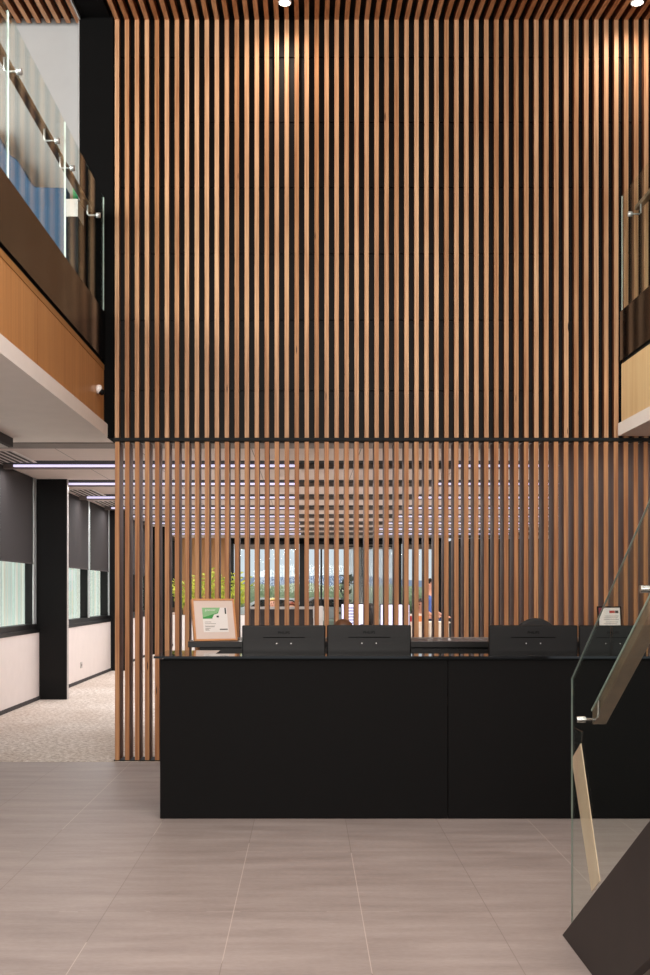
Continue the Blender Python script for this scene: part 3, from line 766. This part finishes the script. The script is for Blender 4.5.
t = thing('sideboard', 'cream sideboard seen between the slats by the standing person', 'cabinet', (2.2, 19, 0))
x0, x1 = PX(409, 19), PX(449, 19)
MB().box(x0, x1, 19, 19.45, .06, .96).build('carcass', M_CREAM, t)
MB().box(x0 - .02, x1 + .02, 18.98, 19.47, .96, .985).build('top', M_CREAM, t)
for k in range(2):
    dd = MB().box(x0 + .01 + k * (x1 - x0) / 2, x0 - .01 + (k + 1) * (x1 - x0) / 2, 18.985, 19, .08, .94).build('door', M_CREAM, t)
    MB().box(x0 + (x1 - x0) / 2 + (k * 2 - 1) * .04 - .005, x0 + (x1 - x0) / 2 + (k * 2 - 1) * .04 + .005, 18.96, 18.985, .6, .75).build('handle', M_STEEL, dd)
MB().box(x0 + .03, x1 - .03, 19.03, 19.42, .004, .06).build('plinth', M_GAP, t)
for k, (px, lab) in enumerate(((412.5, 'red-orange card box on the cream sideboard, next to the white screen'), (421, 'orange card box on the cream sideboard in front of the person in black'))):
    t = thing('card_box', lab, 'box', (PX(px, 19.1), 19.1, .985), 0)
    MB().box(-.07, .07, 0, .12, 0, .13).build('body', M_ORANGE if k else M_RED, t, world=False)
    MB().box(-.073, .073, -.003, .123, .1, .135).build('lid', M_CREAM, t, world=False)

# planters with palms
def planter(x0, x1, y, lab):
    t = thing('planter_box', lab, 'planter', ((x0 + x1) / 2, y, 0), 0, 'white planter boxes')
    MB().box(x0, x1, y, y + .4, .05, 1.08).build('body', M_OWHITE, t, bevel=.004)
    MB().box(x0 + .03, x1 - .03, y + .03, y + .37, 1.0, 1.085).build('soil', M_BARK, t)
    MB().box(x0 + .03, x1 - .03, y + .03, y + .37, .004, .05).build('plinth', M_GAP, t)
xa, xb = PX(173, 20), PX(246, 20)
planter(xa, (xa + xb) / 2 - .01, 20, 'tall white planter box before the timber end wall, near the window pillars')
planter((xa + xb) / 2 + .01, xb, 20, 'tall white planter box behind the framed green certificate')
def palm(seed, mat, h=.8, n=15, spread=.34):
    rnd = random.Random(seed); b = MB()
    for k in range(n):
        a = 2 * math.pi * k / n + rnd.uniform(-.3, .3); ln = h * rnd.uniform(.75, 1.05); sp = spread * rnd.uniform(.25, 1)
        P = []
        for i in range(8):
            u = i / 7; P.append(Vector((math.cos(a) * sp * u ** 1.6, math.sin(a) * sp * u ** 1.6, ln * (u - .22 * u ** 3 * (sp / spread)))))
        for i in range(1, 8):
            dirv = (P[i] - P[i - 1]).normalized(); sd = dirv.cross(Vector((0, 0, 1)));
            sd = sd.normalized() if sd.length > .01 else Vector((1, 0, 0))
            if i >= 2:
                for s in (-1, 1):
                    L = .15 * (1 - .35 * i / 8) * rnd.uniform(.8, 1.1); tip = P[i] + sd * s * L + dirv * L * .7 + Vector((0, 0, -.03))
                    md = (P[i] + tip) / 2 + Vector((0, 0, .015)); wv = dirv * .02
                    b.add([P[i] - wv * .4, md - wv, tip, md + wv], [(0, 1, 2, 3)])
        b.tube(P, [.006] * 4 + [.004] * 4, 5)
    return b
for k in range(5):
    px = xa + .14 + k * (xb - xa - .28) / 4
    lab = 'yellow-green leafy plant, %s of five in the white planters from the window side' % ORD[k]
    t = thing('potted_palm', lab, 'plant', (px, 20.2, 1.085), random.random() * 6, 'yellow-green plants in white planters')
    palm(20 + k, M_LEAF, .70 + .1 * (k % 3), 10, .33).build('frond_cluster', M_LEAF, t, world=False)
    MB().tube([(0, 0, -.02), (0, 0, .12)], [.025, .016], 8).build('stem', M_BARK, t, world=False)
t = thing('indoor_tree', 'dark leafy indoor plant silhouetted against the far window', 'plant', (PX(346, 30), 30.0, 0))
rb = random.Random(4); b = MB()
for k in range(60):
    a = rb.random() * 6.28; r = rb.random() * .32; z = rb.uniform(.9, 1.95); c = Vector((r * math.cos(a), r * math.sin(a), z))
    u = Vector((rb.uniform(-1, 1), rb.uniform(-1, 1), rb.uniform(-.6, .6))).normalized(); w = u.cross(Vector((rb.random(), rb.random(), 1))).normalized()
    b.add([c - u * .13, c + w * .055, c + u * .13, c - w * .055], [(0, 1, 2, 3)])
b.build('leaf_cluster', M_SILH, t, world=False)
MB().tube([(0, 0, .3), (.03, 0, .9), (0, .02, 1.7)], [.025, .018, .008], 8).build('trunk', M_BARK, t, world=False)
MB().lathe([(.14, .004), (.19, .38), (.17, .38), (.16, .33)], n=20).build('pot', M_DGREY, t, world=False)

# ------------------------------------------------------------------ stair
TS = .617; XS = 1.12; DN = 4.81
t = thing('staircase', 'dark steel staircase with open treads at the lobby corner', 'staircase', (XS, DN, 0))
run = 6.55; de = DN - run
pl = [(DN, 0), (4.08, 0), (de, (4.08 - de) * TS), (de, (DN - de) * TS)]
MB().prism(pl, 'X', XS, XS + .04).build('stringer', M_STR, t, bevel=.002)
MB().prism(pl, 'X', 2.40, 2.44).build('stringer', M_STR, t, bevel=.002)
nt = 22
for k in range(1, nt):
    y1 = DN - .35 - k * .28; z = .17 * k
    if z > 3.9 or y1 < de: break
    MB().box(XS + .04, 2.40, y1 - .02, y1 + .28, z - .04, z).build('tread', M_STR, t, bevel=.003)
t = thing('stair_balustrade', 'clear glass stair balustrade with a timber handrail and chrome brackets', 'balustrade', (1.14, 4.71, 0))
GX_ = 1.14; d1 = 4.714; ztop = lambda d: 1.127 + .632 * (d1 - d); zbot = lambda d: TS * (DN - d) - .02
def gpanel(a, c):
    o = MB().prism([(c, zbot(c) - .04 if c < 4.6 else max(.02, zbot(c))), (a, zbot(a) - .04), (a, ztop(a)), (c, ztop(c))], 'X', GX_ - .003, GX_ + .003).build('glass_panel', M_GLASS, t)
    e = MB().prism([(c, max(.03, zbot(c))), (c, ztop(c)), (c + .002, ztop(c)), (c + .002, max(.03, zbot(c)))], 'X', GX_ - .003, GX_ + .003)
    e.build('polished_edge', M_EDGES, o)
    MB().prism([(c, ztop(c)), (a, ztop(a)), (a, ztop(a) + .002), (c, ztop(c) + .002)], 'X', GX_ - .003, GX_ + .003).build('polished_edge', M_EDGES, o)
gpanel(3.2, d1); gpanel(1.6, 3.185); gpanel(.0, 1.585)
XH = 1.22
zr = lambda d: 1.486 + .62 * (3.90 - d)
MB().prism([(4.69, zr(4.69)), (.1, zr(.1)), (.1, zr(.1) - .062), (4.69, zr(4.69) - .062)], 'X', XH - .0, XH + .06).build('handrail', M_RAILW, t, bevel=.005)
MB().prism([(4.69, zr(4.69) - .004), (.1, zr(.1) - .004), (.1, zr(.1) + .003), (4.69, zr(4.69) + .003)], 'X', XH - .004, XH + .008).build('edge_highlight', M_EDGES, t)  # pale strip standing in for the highlight on the rail's top edge
for dd in (4.57, 3.70, 2.8, 1.9, 1.0):
    zd = zr(dd) - .10
    q = MB().lathe([(.013, -.016), (.013, .02)], (GX_, dd, zd), 18, axis='X')
    q.tube([(GX_, dd, zd), (XH - .018, dd, zd), (XH - .006, dd, zd + .012), (XH - .006, dd - .01, zr(dd) - .02)], .006, 8)
    q.build('bracket', M_STEEL, t, smooth=False)
XP = 1.165
vs = [(4.827, .768), (4.49, .276), (4.365, .353), (4.668, .857)]
MB().prism(vs, 'X', XP, XP + .004).build('pale_strip', M_STRIPT, t)  # flat pale tan strip slanting behind the stair glass
MB().prism([(4.668, .857), (4.64, .91), (4.80, .91), (4.827, .768)], 'X', XP, XP + .004).build('strip_end', M_STEEL, t)

# ------------------------------------------------------------------ outside
struct('ground', MB().box(-60, 120, DF + .2, 400, -.25, -.15), plain('outdoor_ground', '8f937c', .9), label='ground outside the far windows')
vs = []; fs = []; n = 80; rr = random.Random(3)
for i in range(n + 1):
    x = -500 + i * 1000 / n; h = 11 + 1.8 * math.sin(i * .35) + .8 * math.sin(i * .9 + 1)
    vs += [(x, 700, -1), (x, 760, h), (x, 900, -1)]
for i in range(n):
    a = 3 * i; fs += [(a, a + 3, a + 4, a + 1), (a + 1, a + 4, a + 5, a + 2)]
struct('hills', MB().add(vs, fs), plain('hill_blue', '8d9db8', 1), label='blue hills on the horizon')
labs = ['pale green tree', 'olive tree', 'mid green tree', 'grey-green tree', 'dull green tree', 'yellow-green tree', 'soft green tree', 'dark green tree', 'broad green tree']
for k in range(9):
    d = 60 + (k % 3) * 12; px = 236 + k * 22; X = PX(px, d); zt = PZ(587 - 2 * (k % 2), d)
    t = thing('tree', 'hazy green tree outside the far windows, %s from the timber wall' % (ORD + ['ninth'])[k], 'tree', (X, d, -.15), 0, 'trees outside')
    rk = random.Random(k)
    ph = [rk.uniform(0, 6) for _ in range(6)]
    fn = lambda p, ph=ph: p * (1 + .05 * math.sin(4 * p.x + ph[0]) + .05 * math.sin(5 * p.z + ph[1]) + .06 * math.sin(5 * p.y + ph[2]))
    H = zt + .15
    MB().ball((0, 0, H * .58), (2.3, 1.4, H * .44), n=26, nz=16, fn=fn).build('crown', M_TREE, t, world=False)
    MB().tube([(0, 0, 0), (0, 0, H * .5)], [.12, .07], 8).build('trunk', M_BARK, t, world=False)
def car(x, d, lab, mat):
    t = thing('car', lab, 'car', (x, d, -.15), 0, 'parked cars')
    body = [(-2.1, .3), (2.1, .3), (2.1, .75), (1.3, .85), (.7, 1.35), (-.9, 1.38), (-1.7, .95), (-2.1, .85)]
    MB().prism(body, 'Y', -.8, .8).build('body', mat, t, world=False, bevel=.06)
    MB().prism([(1.1, .9), (.62, 1.28), (-.85, 1.3), (-1.4, .95)], 'Y', -.81, .81).build('window', M_SCRD, t, world=False)
    for sx in (-1.3, 1.3):
        for sy in (-.72, .72): MB().lathe([(.3, -.1), (.3, .1)], (sx, sy, .3), 18, axis='Y').build('wheel', M_RUBBER, t, world=False)
car(PX(280, 52), 52, 'white parked car outside the hill view window', M_OWHITE)
car(PX(330, 55), 55, 'silver parked car outside beyond the lit screens', M_LGREY)

# ------------------------------------------------------------------ world and lamps
W = bpy.data.worlds.new('sky'); SC.world = W; W.use_nodes = True
nt_ = W.node_tree; nt_.nodes.clear()
o = nt_.nodes.new('ShaderNodeOutputWorld'); bg = nt_.nodes.new('ShaderNodeBackground'); cr = nt_.nodes.new('ShaderNodeValToRGB')
tc = nt_.nodes.new('ShaderNodeTexCoord'); sp = nt_.nodes.new('ShaderNodeSeparateXYZ'); nz = nt_.nodes.new('ShaderNodeTexNoise'); ad = nt_.nodes.new('ShaderNodeMath')
nt_.links.new(tc.outputs['Generated'], sp.inputs[0]); nt_.links.new(tc.outputs['Generated'], nz.inputs['Vector']); nz.inputs['Scale'].default_value = 14; nz.inputs['Detail'].default_value = 5
ad.operation = 'MULTIPLY_ADD'; nt_.links.new(nz.outputs[0], ad.inputs[0]); ad.inputs[1].default_value = .03; nt_.links.new(sp.outputs[2], ad.inputs[2])
nt_.links.new(ad.outputs[0], cr.inputs[0])
e = cr.color_ramp.elements; e[0].position = .0; e[0].color = S('dbe4ec'); e[1].position = .06; e[1].color = S('d8e2eb')
x = cr.color_ramp.elements.new(.16); x.color = S('d3dfe9'); x = cr.color_ramp.elements.new(.6); x.color = S('e6ecf2')
nt_.links.new(cr.outputs[0], bg.inputs[0]); bg.inputs[1].default_value = 1.05; nt_.links.new(bg.outputs[0], o.inputs[0])
def area(name, loc, rot, sx, sy, en, col):
    L = bpy.data.lights.new(name, 'AREA'); L.shape = 'RECTANGLE'; L.size = sx; L.size_y = sy; L.energy = en; L.color = col
    lo = bpy.data.objects.new(name, L); COL.objects.link(lo); lo.location = loc; lo.rotation_euler = rot; return lo
area('front_fill_light', (.5, -4.5, 3.6), (math.radians(84), 0, 0), 7.5, 4.2, 1120, (1, .91, .84))  # unseen lamp added behind the camera for soft frontal fill
area('hall_fill_light', (.2, 3.4, 5.5), (0, 0, 0), 3.6, 5.5, 330, (1, .96, .93))  # unseen lamp added overhead to brighten the lobby floor
area('gallery_window_light', (-6.5, 5.2, 5.2), (math.radians(90), 0, math.radians(-80)), 6, 2.2, 850, (1, .97, .92))
L = bpy.data.lights.new('daylight', 'SUN'); L.energy = .0

# ------------------------------------------------------------------ camera
cam = bpy.data.cameras.new('camera'); co = bpy.data.objects.new('camera', cam); COL.objects.link(co)
co.location = (0, 0, EYE); co.rotation_euler = (math.pi / 2, 0, 0)
cam.sensor_fit = 'AUTO'; cam.sensor_width = 36; cam.lens = F / 975 * 36
cam.shift_x = (325 - VX) / 975; cam.shift_y = (VY - 487.5) / 975
cam.clip_start = .05; cam.clip_end = 2000
SC.camera = co
SC.view_settings.view_transform = 'Standard'; SC.view_settings.exposure = 0
try:
    SC.cycles.use_denoising = True; SC.cycles.max_bounces = 8; SC.cycles.transparent_max_bounces = 16; SC.cycles.sample_clamp_indirect = 6
    SC.cycles.caustics_reflective = False
except Exception: pass
